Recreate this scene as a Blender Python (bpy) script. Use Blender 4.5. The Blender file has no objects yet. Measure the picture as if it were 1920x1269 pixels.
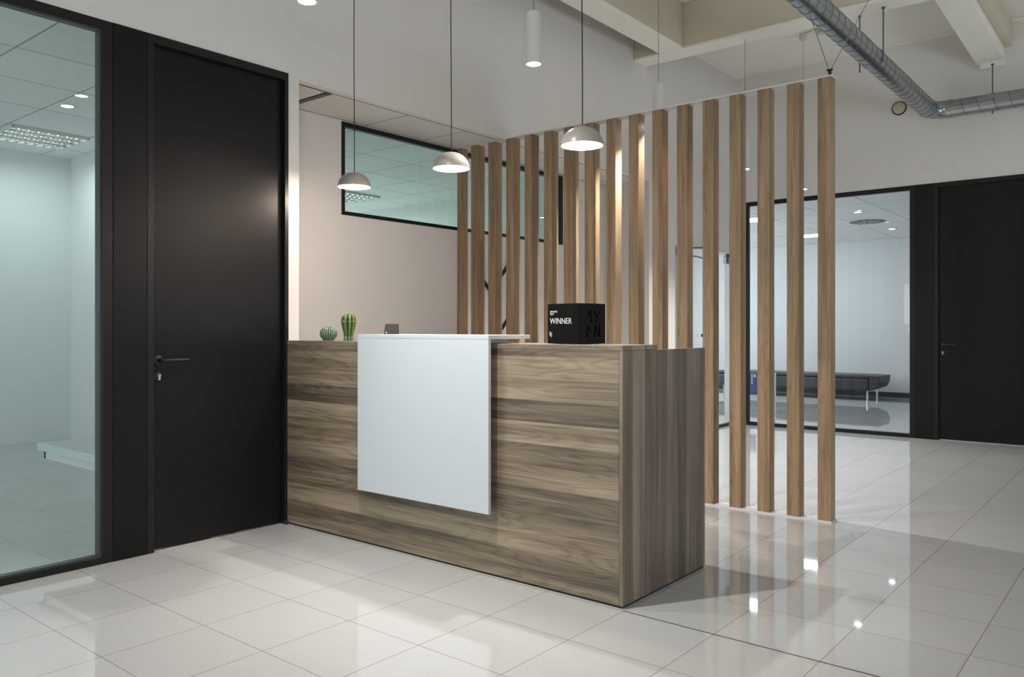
import bpy, bmesh, math, random
from mathutils import Vector, Matrix
random.seed(7)
C = bpy.context.scene.collection
SC = bpy.context.scene
PI = math.pi

# ------------------------------------------------------------------ camera, exposure, world
EYE = 1.18
cam_d = bpy.data.cameras.new('camera')
cam_d.sensor_width = 36.0
cam_d.lens = 1510.35 * 36.0 / 1920.0
cam_d.shift_y = (616.25 - 634.5) / 1920.0
cam_d.clip_start = 0.05
cam = bpy.data.objects.new('camera', cam_d); C.objects.link(cam)
cam.location = (0, 0, EYE)
cam.rotation_euler = (PI / 2, 0, 0.6855)
SC.camera = cam
SC.view_settings.view_transform = 'Standard'
SC.view_settings.look = 'None'
SC.view_settings.gamma = 1.0
SC.view_settings.use_curve_mapping = False
SC.view_settings.exposure = 0.0
world = bpy.data.worlds.new('world'); SC.world = world
world.use_nodes = True
wb = world.node_tree.nodes['Background']
wb.inputs[0].default_value = (0.90, 0.96, 1.0, 1)
wb.inputs[1].default_value = 0.30


def ramp_const(nt, fac, vals):
    cr = nt.nodes.new('ShaderNodeValToRGB'); cr.color_ramp.interpolation = 'CONSTANT'; e = cr.color_ramp.elements
    n = len(vals)
    e[0].position = 0.0; e[0].color = (vals[0],) * 3 + (1,)
    e[1].position = 1.0 / n; e[1].color = (vals[1],) * 3 + (1,)
    for i in range(2, n):
        k = e.new(i / n); k.color = (vals[i],) * 3 + (1,)
    nt.links.new(fac, cr.inputs[0])
    return cr.outputs[0]


def area(name, loc, rot, sx, sy, power, col, spread=PI):
    l = bpy.data.lights.new(name, 'AREA'); l.shape = 'RECTANGLE'
    l.size = sx; l.size_y = sy; l.energy = power; l.color = col; l.spread = spread
    o = bpy.data.objects.new(name, l); C.objects.link(o)
    o.location = loc; o.rotation_euler = rot
    return o


def spot(name, loc, power, col, angle, blend, rad, rot=(0, 0, 0)):
    l = bpy.data.lights.new(name, 'SPOT'); l.energy = power; l.color = col
    l.spot_size = math.radians(angle); l.spot_blend = blend; l.shadow_soft_size = rad
    o = bpy.data.objects.new(name, l); C.objects.link(o); o.location = loc; o.rotation_euler = rot
    return o


# unseen cool fill lights, added behind the camera and along the right wall
# (tilted upward to lift the walls and ceiling)
area('cool_fill_light', (1.6, -3.7, 1.5), Vector((-0.35, 0.75, 0.55)).to_track_quat('-Z', 'Y').to_euler(), 4.5, 2.4, 30, (0.93, 0.97, 1.0))
area('cool_fill_light', (3.85, -1.4, 1.7), Vector((-1, 0.60, 0.85)).to_track_quat('-Z', 'Y').to_euler(), 4.6, 2.4, 230, (0.93, 0.97, 1.0))
area('cool_fill_light', (3.85, 7.4, 1.7), Vector((-1, 0.0, 0.9)).to_track_quat('-Z', 'Y').to_euler(), 3.6, 2.4, 100, (0.93, 0.97, 1.0))
# ceiling fixtures of the adjoining rooms, and unseen side fills added to brighten them
area('room_light', (-8.30, 3.06, 2.90), (0, 0, 0), 0.6, 0.6, 10, (0.92, 1.0, 0.98))
area('room_fill_light', (-6.2, -4.0, 1.3), Vector((-0.55, 1, 0.35)).to_track_quat('-Z', 'Y').to_euler(), 3.2, 2.2, 150, (0.93, 0.99, 1.0))
area('room_light', (-8.75, 7.10, 2.90), (0, 0, 0), 0.6, 0.6, 25, (0.92, 1.0, 0.96))
area('room_fill_light', (-11.6, 6.0, 1.4), (PI / 2, 0, -PI / 2), 3.4, 2.0, 90, (0.95, 1.0, 0.98))
area('room_fill_light', (-7.8, 12.0, 1.4), (PI / 2, 0, -PI / 2), 4.0, 2.0, 100, (0.92, 0.96, 1.0))
area('room_light', (-6.0, 8.9, 2.70), (0, 0, 0), 1.2, 0.8, 30, (0.92, 0.98, 1.0))  # no fixture here: unseen light added for the room behind the glass door

# ------------------------------------------------------------------ materials
def newmat(name):
    m = bpy.data.materials.new(name); m.use_nodes = True
    nt = m.node_tree
    return m, nt, nt.nodes['Principled BSDF']


def N(nt, t, **kw):
    n = nt.nodes.new(t)
    for k, v in kw.items(): setattr(n, k, v)
    return n


def math_(nt, op, a, b=None, c=None):
    n = N(nt, 'ShaderNodeMath', operation=op)
    for i, v in enumerate((a, b, c)):
        if v is None: continue
        if isinstance(v, (int, float)): n.inputs[i].default_value = v
        else: nt.links.new(v, n.inputs[i])
    return n.outputs[0]


def mixc(nt, fac, a, b, mode='MIX'):
    n = N(nt, 'ShaderNodeMix', data_type='RGBA', blend_type=mode)
    if isinstance(fac, (int, float)): n.inputs[0].default_value = fac
    else: nt.links.new(fac, n.inputs[0])
    for i, v in ((6, a), (7, b)):
        if isinstance(v, tuple): n.inputs[i].default_value = (*v, 1)
        else: nt.links.new(v, n.inputs[i])
    return n.outputs[2]


def plain(name, col, rough=0.5, metal=0.0, spec=0.5, bump=0.0, bscale=40, var=0.0, vscale=3.0):
    m, nt, b = newmat(name)
    b.inputs['Roughness'].default_value = rough
    b.inputs['Metallic'].default_value = metal
    b.inputs['Specular IOR Level'].default_value = spec
    tc = N(nt, 'ShaderNodeTexCoord')
    nz = N(nt, 'ShaderNodeTexNoise'); nz.inputs['Scale'].default_value = vscale
    nt.links.new(tc.outputs['Object'], nz.inputs['Vector'])
    lo = tuple(c * (1 - var) for c in col); hi = tuple(min(1, c * (1 + var)) for c in col)
    nt.links.new(mixc(nt, nz.outputs[0], lo, hi), b.inputs['Base Color'])
    if bump:
        n2 = N(nt, 'ShaderNodeTexNoise'); n2.inputs['Scale'].default_value = bscale
        nt.links.new(tc.outputs['Object'], n2.inputs['Vector'])
        bp = N(nt, 'ShaderNodeBump'); bp.inputs['Strength'].default_value = bump
        bp.inputs['Distance'].default_value = 0.004
        nt.links.new(n2.outputs[0], bp.inputs['Height']); nt.links.new(bp.outputs[0], b.inputs['Normal'])
    return m


def emit(name, col, s):
    m, nt, b = newmat(name)
    b.inputs['Base Color'].default_value = (0.8, 0.8, 0.8, 1)
    b.inputs['Emission Color'].default_value = (*col, 1)
    b.inputs['Emission Strength'].default_value = s
    return m


def glass(name, tint, refl=1.0):
    """thin pane: tinted transparency plus Fresnel reflection"""
    m = bpy.data.materials.new(name); m.use_nodes = True
    nt = m.node_tree; nt.nodes.clear()
    out = N(nt, 'ShaderNodeOutputMaterial')
    tr = N(nt, 'ShaderNodeBsdfTransparent'); tr.inputs[0].default_value = (*tint, 1)
    gl = N(nt, 'ShaderNodeBsdfGlossy'); gl.inputs['Roughness'].default_value = 0.0
    fr = N(nt, 'ShaderNodeFresnel'); fr.inputs[0].default_value = 1.5
    f2 = math_(nt, 'MULTIPLY', fr.outputs[0], math_(nt, 'SUBTRACT', refl, N(nt, 'ShaderNodeNewGeometry').outputs['Backfacing']))
    mx = N(nt, 'ShaderNodeMixShader')
    nt.links.new(f2, mx.inputs[0]); nt.links.new(tr.outputs[0], mx.inputs[1]); nt.links.new(gl.outputs[0], mx.inputs[2])
    nt.links.new(mx.outputs[0], out.inputs[0])
    return m


def wood(name, dark, mid, light, grain, cross, width=0.1, off=0.0, tone=1.0, rough=0.42, rnd=False, ring=1.0, tones=None, fibre=0.75):
    """grain / cross: axis index of grain direction and of the direction across the boards"""
    m, nt, b = newmat(name)
    tc = N(nt, 'ShaderNodeTexCoord'); sp = N(nt, 'ShaderNodeSeparateXYZ')
    nt.links.new(tc.outputs['Object'], sp.inputs[0])
    g = sp.outputs[grain]; c = sp.outputs[cross]
    third = sp.outputs[3 - grain - cross]
    if rnd:
        oi = N(nt, 'ShaderNodeObjectInfo')
        g = math_(nt, 'ADD', g, math_(nt, 'MULTIPLY', oi.outputs['Random'], 37.0))
        c = math_(nt, 'ADD', c, math_(nt, 'MULTIPLY', oi.outputs['Random'], 11.0))
    bid = math_(nt, 'FLOOR', math_(nt, 'DIVIDE', math_(nt, 'ADD', c, off), width))
    wn = N(nt, 'ShaderNodeTexWhiteNoise', noise_dimensions='1D'); nt.links.new(math_(nt, 'ADD', bid, 5.3), wn.inputs['W'])
    shift = math_(nt, 'MULTIPLY', wn.outputs[0], 23.0)
    tone_v = wn.outputs[0]
    if tones:
        tone_v = ramp_const(nt, math_(nt, 'DIVIDE', math_(nt, 'ADD', bid, 0.5), float(len(tones))), tones)
    # fine fibres
    v = N(nt, 'ShaderNodeCombineXYZ')
    nt.links.new(math_(nt, 'ADD', math_(nt, 'MULTIPLY', g, 2.2), shift), v.inputs[0])
    nt.links.new(math_(nt, 'MULTIPLY', c, 120.0), v.inputs[1]); nt.links.new(math_(nt, 'MULTIPLY', third, 120.0), v.inputs[2])
    fn = N(nt, 'ShaderNodeTexNoise'); fn.inputs['Scale'].default_value = 1.0; fn.inputs['Detail'].default_value = 5
    nt.links.new(v.outputs[0], fn.inputs['Vector'])
    # cathedral figure: warped rings
    v2 = N(nt, 'ShaderNodeCombineXYZ')
    nt.links.new(math_(nt, 'ADD', math_(nt, 'MULTIPLY', g, 0.85), shift), v2.inputs[0])
    nt.links.new(math_(nt, 'MULTIPLY', c, 9.0), v2.inputs[1]); nt.links.new(math_(nt, 'MULTIPLY', third, 9.0), v2.inputs[2])
    rn = N(nt, 'ShaderNodeTexNoise'); rn.inputs['Scale'].default_value = 0.9; rn.inputs['Detail'].default_value = 2
    nt.links.new(v2.outputs[0], rn.inputs['Vector'])
    rings = math_(nt, 'ADD', math_(nt, 'MULTIPLY', math_(nt, 'SINE', math_(nt, 'MULTIPLY', rn.outputs[0], 95.0)), 0.5), 0.5)
    rings = math_(nt, 'POWER', rings, 2.5)
    # slow tone along the board
    v3 = N(nt, 'ShaderNodeCombineXYZ')
    nt.links.new(math_(nt, 'ADD', math_(nt, 'MULTIPLY', g, 1.1), shift), v3.inputs[0]); nt.links.new(math_(nt, 'MULTIPLY', c, 24.0), v3.inputs[1])
    nt.links.new(math_(nt, 'MULTIPLY', third, 4.0), v3.inputs[2])
    sn = N(nt, 'ShaderNodeTexNoise'); sn.inputs['Scale'].default_value = 0.8; sn.inputs['Detail'].default_value = 3
    nt.links.new(v3.outputs[0], sn.inputs['Vector'])
    t = math_(nt, 'MULTIPLY', math_(nt, 'SUBTRACT', tone_v, 0.5), 0.62 * tone)
    t = math_(nt, 'ADD', t, math_(nt, 'MULTIPLY', math_(nt, 'SUBTRACT', sn.outputs[0], 0.5), 1.5))
    t = math_(nt, 'ADD', t, math_(nt, 'MULTIPLY', math_(nt, 'SUBTRACT', fn.outputs[0], 0.5), fibre))
    t = math_(nt, 'SUBTRACT', t, math_(nt, 'MULTIPLY', rings, 0.17 * ring))
    t = math_(nt, 'ADD', t, 0.55)
    cr = N(nt, 'ShaderNodeValToRGB'); e = cr.color_ramp.elements
    e[0].position = 0.05; e[0].color = (*dark, 1); e[1].position = 0.95; e[1].color = (*light, 1)
    k = e.new(0.5); k.color = (*mid, 1)
    nt.links.new(t, cr.inputs[0]); nt.links.new(cr.outputs[0], b.inputs['Base Color'])
    b.inputs['Roughness'].default_value = rough
    bp = N(nt, 'ShaderNodeBump'); bp.inputs['Strength'].default_value = 0.12; bp.inputs['Distance'].default_value = 0.001
    nt.links.new(fn.outputs[0], bp.inputs['Height']); nt.links.new(bp.outputs[0], b.inputs['Normal'])
    return m


def tiles(name, base, joint, sx, sy, ox, oy, w, rough=0.08, speck=True, spec=0.5, jfac=1.0):
    m, nt, b = newmat(name)
    tc = N(nt, 'ShaderNodeTexCoord'); sp = N(nt, 'ShaderNodeSeparateXYZ'); nt.links.new(tc.outputs['Object'], sp.inputs[0])
    ms = []; ids = []
    for ax, s, o in ((0, sx, ox), (1, sy, oy)):
        q = math_(nt, 'DIVIDE', math_(nt, 'SUBTRACT', sp.outputs[ax], o), s)
        f = math_(nt, 'FRACT', math_(nt, 'ADD', q, 100.0))
        d = math_(nt, 'MULTIPLY', math_(nt, 'MINIMUM', f, math_(nt, 'SUBTRACT', 1.0, f)), s)
        ms.append(math_(nt, 'LESS_THAN', d, w / 2)); ids.append(math_(nt, 'FLOOR', math_(nt, 'ADD', q, 100.0)))
    mask = math_(nt, 'MULTIPLY', math_(nt, 'MAXIMUM', ms[0], ms[1]), jfac)
    cv = N(nt, 'ShaderNodeCombineXYZ'); nt.links.new(ids[0], cv.inputs[0]); nt.links.new(ids[1], cv.inputs[1])
    wn = N(nt, 'ShaderNodeTexWhiteNoise', noise_dimensions='2D'); nt.links.new(cv.outputs[0], wn.inputs['Vector'])
    tone = mixc(nt, wn.outputs[0], tuple(c * 0.97 for c in base), tuple(c * 1.02 for c in base))
    if speck:
        nz = N(nt, 'ShaderNodeTexNoise'); nz.inputs['Scale'].default_value = 260; nz.inputs['Detail'].default_value = 2
        nt.links.new(tc.outputs['Object'], nz.inputs['Vector'])
        cr = N(nt, 'ShaderNodeValToRGB'); cr.color_ramp.elements[0].position = 0.35; cr.color_ramp.elements[0].color = (0.86, 0.86, 0.86, 1)
        cr.color_ramp.elements[1].position = 0.6; cr.color_ramp.elements[1].color = (1.03, 1.03, 1.03, 1)
        nt.links.new(nz.outputs[0], cr.inputs[0])
        tone = mixc(nt, 1.0, tone, cr.outputs[0], 'MULTIPLY')
    nt.links.new(mixc(nt, mask, tone, joint), b.inputs['Base Color'])
    b.inputs['Roughness'].default_value = rough
    b.inputs['Specular IOR Level'].default_value = spec
    bp = N(nt, 'ShaderNodeBump', invert=True); bp.inputs['Strength'].default_value = 0.3; bp.inputs['Distance'].default_value = 0.002
    nt.links.new(mask, bp.inputs['Height']); nt.links.new(bp.outputs[0], b.inputs['Normal'])
    return m


M = {}
M['wall'] = plain('white_wall_paint', (0.78, 0.765, 0.745), 0.85, spec=0.2, bump=0.05, bscale=120, var=0.015)
M['grey_wall'] = plain('grey_wall_paint', (0.22, 0.22, 0.22), 0.8)
M['ceil'] = plain('ceiling_paint', (0.87, 0.86, 0.80), 0.9, spec=0.2, bump=0.15, bscale=30, var=0.03)
M['beam'] = plain('beam_underside_paint', (0.90, 0.885, 0.82), 0.85, spec=0.2, bump=0.5, bscale=25, var=0.03)
M['beam_side'] = plain('tan_beam_side', (0.66, 0.61, 0.50), 0.9, spec=0.2, bump=0.4, bscale=22, var=0.05)  # tan, darker than the beam undersides
M['room'] = plain('meeting_room_paint', (0.74, 0.76, 0.775), 0.85, spec=0.2, var=0.01)
M['joint'] = plain('ceiling_joint', (0.33, 0.32, 0.30), 0.8)
M['black'] = plain('matt_black_laminate', (0.0030, 0.0030, 0.0034), 0.43, spec=0.34, var=0.02)
M['frame'] = plain('black_aluminium', (0.008, 0.008, 0.009), 0.38, spec=0.4)
M['gasket'] = plain('grey_gasket', (0.045, 0.052, 0.055), 0.4)
M['glass'] = glass('clear_green_glass', (0.90, 0.955, 0.94))
M['teal'] = glass('teal_glass', (0.78, 0.87, 0.84))
M['pale_glass'] = glass('pale_glass', (0.95, 0.98, 0.985))
M['white'] = plain('white_lacquer', (0.56, 0.605, 0.645), 0.30, spec=0.4)
M['white2'] = plain('white_metal_paint', (0.68, 0.68, 0.68), 0.4)
M['shade'] = plain('cream_enamel', (0.33, 0.305, 0.28), 0.3)
M['cord'] = plain('black_cord', (0.012, 0.012, 0.012), 0.6)
M['wire'] = plain('steel_wire', (0.16, 0.16, 0.15), 0.4, metal=0.7)
M['chrome'] = plain('chrome', (0.75, 0.75, 0.75), 0.18, metal=1.0)
M['nickel'] = plain('satin_nickel', (0.62, 0.62, 0.60), 0.3, metal=0.85)
M['galv'] = plain('galvanised_steel', (0.36, 0.39, 0.41), 0.27, metal=0.92, bump=0.5, bscale=14, var=0.18, vscale=9)
M['seam'] = plain('duct_seam', (0.16, 0.17, 0.18), 0.45, metal=0.8)
M['leather'] = plain('black_leather', (0.035, 0.038, 0.045), 0.38, bump=0.3, bscale=90)
M['brown'] = plain('brown_plastic', (0.035, 0.027, 0.022), 0.5)
M['carton'] = plain('satin_black_board', (0.002, 0.0022, 0.0022), 0.55, spec=0.15)
M['carton_gloss'] = plain('gloss_black_print', (0.0008, 0.0008, 0.0008), 0.7, spec=0.03)
M['ink'] = plain('white_print', (0.62, 0.64, 0.64), 0.6)
M['dark'] = plain('dark_gap', (0.02, 0.02, 0.02), 0.8)
M['blue'] = plain('blue_print', (0.05, 0.10, 0.32), 0.5)
M['cream'] = plain('cream_disc', (0.60, 0.56, 0.46), 0.6)
M['bulb'] = emit('warm_diffuser', (1.0, 0.84, 0.73), 22.0)
M['led'] = emit('cool_led', (0.95, 0.97, 1.0), 40.0)
M['panel'] = emit('led_panel', (0.95, 1.0, 1.0), 17.0)
M['tube'] = emit('fluorescent_tube', (0.92, 1.0, 0.94), 10.0)
M['desk_h'] = wood('walnut_boards_horizontal', (0.085, 0.066, 0.049), (0.195, 0.150, 0.102), (0.355, 0.282, 0.200), 0, 2, 0.1, 0.047, tones=[.75,.25,.85,.4,.2,.75,.4,.85,.15,.7,.65,.3])
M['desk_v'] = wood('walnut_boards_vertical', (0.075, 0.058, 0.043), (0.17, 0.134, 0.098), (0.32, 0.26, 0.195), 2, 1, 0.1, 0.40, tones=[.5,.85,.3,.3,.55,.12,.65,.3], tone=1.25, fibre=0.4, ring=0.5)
M['desk_t'] = wood('walnut_boards_top', (0.085, 0.066, 0.049), (0.190, 0.150, 0.110), (0.34, 0.28, 0.21), 0, 1, 0.1, 0.0)
M['oak'] = wood('light_oak', (0.15, 0.093, 0.048), (0.30, 0.203, 0.116), (0.42, 0.305, 0.190), 2, 0, 5.0, 0.0, tone=0.1, rough=0.5, rnd=True, ring=0.9, fibre=0.9)
M['floor'] = tiles('polished_quartz_tiles', (0.53, 0.53, 0.53), (0.22, 0.20, 0.18), 0.4025, 0.3985, -2.172, 2.502, 0.0028, rough=0.035, spec=1.0)
M['ceil_tile'] = tiles('ceiling_tiles', (0.82, 0.83, 0.82), (0.36, 0.38, 0.38), 0.73, 0.70, -7.97, 2.70, 0.012, rough=0.9, speck=False, spec=0.1)
M['soffit'] = plain('soffit_tile', (0.74, 0.72, 0.69), 0.9, spec=0.1, var=0.02)


def cactus_mat(name, groove, crest, n):
    m, nt, b = newmat(name)
    tc = N(nt, 'ShaderNodeTexCoord'); sp = N(nt, 'ShaderNodeSeparateXYZ'); nt.links.new(tc.outputs['Object'], sp.inputs[0])
    a = math_(nt, 'ARCTAN2', sp.outputs[1], sp.outputs[0])
    cs = math_(nt, 'COSINE', math_(nt, 'MULTIPLY', a, float(n)))
    t = math_(nt, 'POWER', math_(nt, 'ADD', math_(nt, 'MULTIPLY', cs, 0.5), 0.5), 2.0)
    nt.links.new(mixc(nt, t, groove, crest), b.inputs['Base Color'])
    b.inputs['Roughness'].default_value = 0.12
    b.inputs['Coat Weight'].default_value = 0.6
    return m


# ------------------------------------------------------------------ mesh helpers
class MB:
    def __init__(s): s.v = []; s.f = []; s.m = []; s.mats = []
    def mi(s, mat):
        if mat not in s.mats: s.mats.append(mat)
        return s.mats.index(mat)
    def add(s, vs, fs, mat):
        o = len(s.v); s.v += [tuple(v) for v in vs]
        i = s.mi(mat)
        for f in fs: s.f.append(tuple(o + k for k in f)); s.m.append(i)
    def box(s, x0, x1, y0, y1, z0, z1, mat, Mx=None):
        vs = [(x, y, z) for z in (z0, z1) for y in (y0, y1) for x in (x0, x1)]
        if Mx: vs = [Mx @ Vector(v) for v in vs]
        s.add(vs, [(0, 2, 3, 1), (4, 5, 7, 6), (0, 1, 5, 4), (2, 6, 7, 3), (0, 4, 6, 2), (1, 3, 7, 5)], mat)
    def lathe(s, prof, mat, cx=0, cy=0, n=48, rib=0, amp=0.0, close=True):
        vs = []
        for r, z in prof:
            for k in range(n):
                a = 2 * PI * k / n
                rr = r * (1 + amp * (abs(math.cos(a * rib / 2)) - 0.6)) if rib else r
                vs.append((cx + rr * math.cos(a), cy + rr * math.sin(a), z))
        fs = []
        for i in range(len(prof) - 1):
            for k in range(n):
                fs.append((i * n + k, i * n + (k + 1) % n, (i + 1) * n + (k + 1) % n, (i + 1) * n + k))
        if close:
            fs.append(tuple(range(n))[::-1]); fs.append(tuple((len(prof) - 1) * n + k for k in range(n)))
        s.add(vs, fs, mat)
    def tube(s, pts, r, mat, n=12, caps=True):
        pts = [Vector(p) for p in pts]; rings = []
        up = Vector((0, 0, 1)); prev = None
        for i, p in enumerate(pts):
            d = (pts[min(i + 1, len(pts) - 1)] - pts[max(i - 1, 0)]).normalized()
            if prev is None:
                a = d.cross(up)
                if a.length < 1e-3: a = d.cross(Vector((1, 0, 0)))
            else: a = prev - d * prev.dot(d)
            a.normalize(); prev = a; b = d.cross(a)
            rr = r[i] if isinstance(r, (list, tuple)) else r
            rings.append([p + a * rr * math.cos(2 * PI * k / n) + b * rr * math.sin(2 * PI * k / n) for k in range(n)])
        vs = [v for R in rings for v in R]; fs = []
        for i in range(len(rings) - 1):
            for k in range(n):
                fs.append((i * n + k, i * n + (k + 1) % n, (i + 1) * n + (k + 1) % n, (i + 1) * n + k))
        if caps:
            fs.append(tuple(range(n))[::-1]); fs.append(tuple((len(rings) - 1) * n + k for k in range(n)))
        s.add(vs, fs, mat)
    def prism(s, poly, axis, a, b, mat):
        """poly in the two other axes (order x,y,z), extruded along axis from a to b"""
        def P(q, t):
            l = list(q); l.insert(axis, t); return tuple(l)
        n = len(poly)
        vs = [P(q, a) for q in poly] + [P(q, b) for q in poly]
        fs = [tuple(range(n))[::-1], tuple(range(n, 2 * n))] + [(k, (k + 1) % n, n + (k + 1) % n, n + k) for k in range(n)]
        s.add(vs, fs, mat)
    def build(s, name, parent=None, smooth=False, bevel=0.0, loc=None, segs=2):
        me = bpy.data.meshes.new(name)
        o0 = Vector(loc) if loc else Vector((0, 0, 0))
        me.from_pydata([tuple(Vector(v) - o0) for v in s.v], [], s.f)
        for k in s.mats: me.materials.append(M[k] if isinstance(k, str) else k)
        for p, i in zip(me.polygons, s.m): p.material_index = i
        bm = bmesh.new(); bm.from_mesh(me); bmesh.ops.recalc_face_normals(bm, faces=bm.faces); bm.to_mesh(me); bm.free()
        if smooth:
            for p in me.polygons: p.use_smooth = True
            try: me.set_sharp_from_angle(angle=math.radians(40))
            except Exception: pass
        o = bpy.data.objects.new(name, me); C.objects.link(o)
        if parent is not None:
            o.parent = parent
            o.location = o0
        else: o.location = o0
        if bevel:
            b = o.modifiers.new('bevel', 'BEVEL'); b.width = bevel; b.segments = segs; b.limit_method = 'ANGLE'
        return o


def struct(o): o['kind'] = 'structure'; return o


def tag(o, label, cat, group=None):
    o['label'] = label; o['category'] = cat
    if group: o['group'] = group
    return o


def thing(name, label, cat, loc=(0, 0, 0), rz=0, group=None):
    o = bpy.data.objects.new(name, None); C.objects.link(o)
    o.empty_display_size = 0.05
    o.location = loc; o.rotation_euler = (0, 0, rz)
    return tag(o, label, cat, group)


def copy_thing(root, loc, label, rz=None):
    r = root.copy(); C.objects.link(r); r.location = loc; r['label'] = label
    if rz is not None: r.rotation_euler = (0, 0, rz)
    for ch in list(root.children):
        c = ch.copy(); C.objects.link(c); c.parent = r
        for g in list(ch.children):
            d = g.copy(); C.objects.link(d); d.parent = c
    return r


def text_part(name, txt, size, mat, parent, Mx, sx=1.0, ext=0.0006):
    cu = bpy.data.curves.new(name, 'FONT'); cu.body = txt; cu.size = size; cu.extrude = ext
    tmp = bpy.data.objects.new('tmp', cu); C.objects.link(tmp)
    dg = bpy.context.evaluated_depsgraph_get(); dg.update()
    me = bpy.data.meshes.new_from_object(tmp.evaluated_get(dg))
    bpy.data.objects.remove(tmp); bpy.data.curves.remove(cu)
    me.transform(Mx @ Matrix.Diagonal((sx, 1, 1, 1)))
    me.materials.clear(); me.materials.append(M[mat])
    me.name = name
    o = bpy.data.objects.new(name, me); C.objects.link(o); o.parent = parent
    return o


# ------------------------------------------------------------------ dimensions
XL = -4.15          # left wall plane
XN = -4.70          # back wall of the desk alcove
YN0, YN1 = 3.005, 7.30   # alcove extents
YF = 9.486          # far wall plane
ZC = 4.29           # main ceiling
ZS = 2.71           # alcove ceiling
HD = 2.73           # door / window head

# ------------------------------------------------------------------ floor and ceilings
b = MB(); b.box(-12, 4.0, -4.2, 15.2, -0.1, 0, 'floor'); struct(b.build('floor'))
b = MB(); b.box(XL - 0.15, 4.0, -4.2, YF + 0.15, ZC, ZC + 0.1, 'ceil'); struct(b.build('ceiling'))
b = MB(); b.box(XN, XL - 0.062, YN0, YN1, ZS, ZS + 0.04, 'soffit')
struct(b.build('ceiling'))
b = MB(); b.box(-9.25, XL - 0.16, -4.2, 3.7, 3.0, 3.08, 'ceil_tile'); struct(b.build('ceiling'))
b = MB(); b.box(-11.8, XN - 0.16, 3.8, 8.25, 3.0, 3.08, 'ceil_tile'); struct(b.build('ceiling'))
b = MB(); b.box(-8.0, 0.0, YF + 0.16, 14.9, 2.72, 2.8, 'ceil_tile'); struct(b.build('ceiling'))
b = MB(); b.box(-8.0, XL - 0.16, 8.36, YF - 0.001, 2.72, 2.8, 'room'); struct(b.build('ceiling'))

# movement joint in line with the desk front
b = MB(); b.box(-1.775, 4.0, 2.899, 2.905, 0, 0.0006, 'dark'); struct(b.build('trim_11'))

# ------------------------------------------------------------------ walls
b = MB()
T = 0.15
b.box(XL - T, XL, -4.2, 2.926, HD, ZC, 'wall')              # above glazing and door
b.box(XL - T, XL, 2.926, YN0, 0, ZC, 'wall')                # pier beside the door
b.box(XL - 0.06, XL, YN0, YN1, ZS, ZC, 'wall')              # upper wall over the alcove
b.box(XL - T, XL, YN1, 7.86, 0, ZC, 'wall')
b.box(XL - T, XL, 7.86, YF, 2.09, ZC, 'wall')
b.box(XL - T, XL, YF - 0.05, YF, 0, 2.09, 'wall')
b.box(XL - T, XL, -4.2, -2.2, 0, HD, 'wall')
struct(b.build('wall_left'))
b = MB()
b.box(XN - T, XN, YN0 - T, 3.774, 0, 3.1, 'wall')
b.box(XN - T, XN, 6.546, YN1 + T, 0, 3.1, 'wall')
b.box(XN - T, XN, 3.774, 6.546, 0, 2.016, 'wall')
b.box(XN - T, XN, 3.774, 6.546, 2.70, 3.1, 'wall')
b.box(XN, XL - T, YN0 - 0.1, YN0, 0, 3.1, 'wall')
b.box(XN, XL - T, YN1, YN1 + 0.1, 0, 3.1, 'wall')
struct(b.build('wall_alcove'))
b = MB()
b.box(XL - T, 4.0, YF, YF + T, HD, ZC, 'wall')
b.box(XL - T, -4.06, YF, YF + T, 0, HD, 'wall')
b.box(-0.86, 4.0, YF, YF + T, 0, HD, 'wall')
struct(b.build('wall_far'))
b = MB(); b.box(4.0, 4.1, -4.2, YF + T, 0, ZC, 'grey_wall'); struct(b.build('wall_right'))
b = MB(); b.box(-4.3, 4.0, -4.3, -4.2, 0, ZC, 'grey_wall'); struct(b.build('wall_back'))
# rooms behind the glass
b = MB()
b.box(-9.25, -9.15, -4.2, 3.8, 0, 3.1, 'room')
b.box(-9.15, XN - T, 3.7, 3.8, 0, 3.1, 'room')
b.box(-9.15, XL - T, -4.3, -4.2, 0, 3.1, 'room')
struct(b.build('wall_meeting_room'))
b = MB()
b.box(-11.9, -11.8, 3.7, 8.35, 0, 3.1, 'room')
b.box(-11.8, XL - T, 8.25, 8.35, 0, 3.1, 'room')
b.box(-11.8, -9.25, 3.7, 3.8, 0, 3.1, 'room')
struct(b.build('wall_office'))
b = MB()
b.box(-8.1, -8.0, 8.35, 15.0, 0, 2.85, 'room')
b.box(-8.0, 0.1, 14.9, 15.0, 0, 2.85, 'room')
b.box(0.0, 0.1, YF + T, 14.9, 0, 2.85, 'room')
b.box(-8.0, -6.4, YF, YF + 0.1, 0, 2.85, 'room')
struct(b.build('wall_waiting_room'))
b = MB(); b.box(-8.0, 0.0, 14.885, 14.9, 0, 0.085, 'gasket'); struct(b.build('baseboard_waiting_room'))

# alcove ceiling: edge trim, grid joints, open slot
b = MB(); b.box(XL - 0.075, XL - 0.068, YN0, 3.30, ZS - 0.004, ZS, 'gasket'); b.box(XL - 0.075, XL - 0.068, 3.30, YN1, ZS - 0.003, ZS, 'joint'); struct(b.build('trim_1'))
b = MB()
for y in (3.99, 4.60, 5.22, 5.83, 6.44, 7.05): b.box(XN, XL - 0.078, y, y + 0.006, ZS - 0.0015, ZS, 'joint')
b.box(XN, XN + 0.006, YN0, YN1, ZS - 0.0015, ZS, 'gasket')
struct(b.build('trim_2'))
b = MB(); b.box(XN, XL - 0.078, 3.27, 3.285, ZS - 0.003, ZS - 0.0001, 'dark'); b.box(XN, XL - 0.078, 3.285, 3.325, ZS - 0.003, ZS - 0.0001, 'gasket')
struct(b.build('trim_3'))
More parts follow.
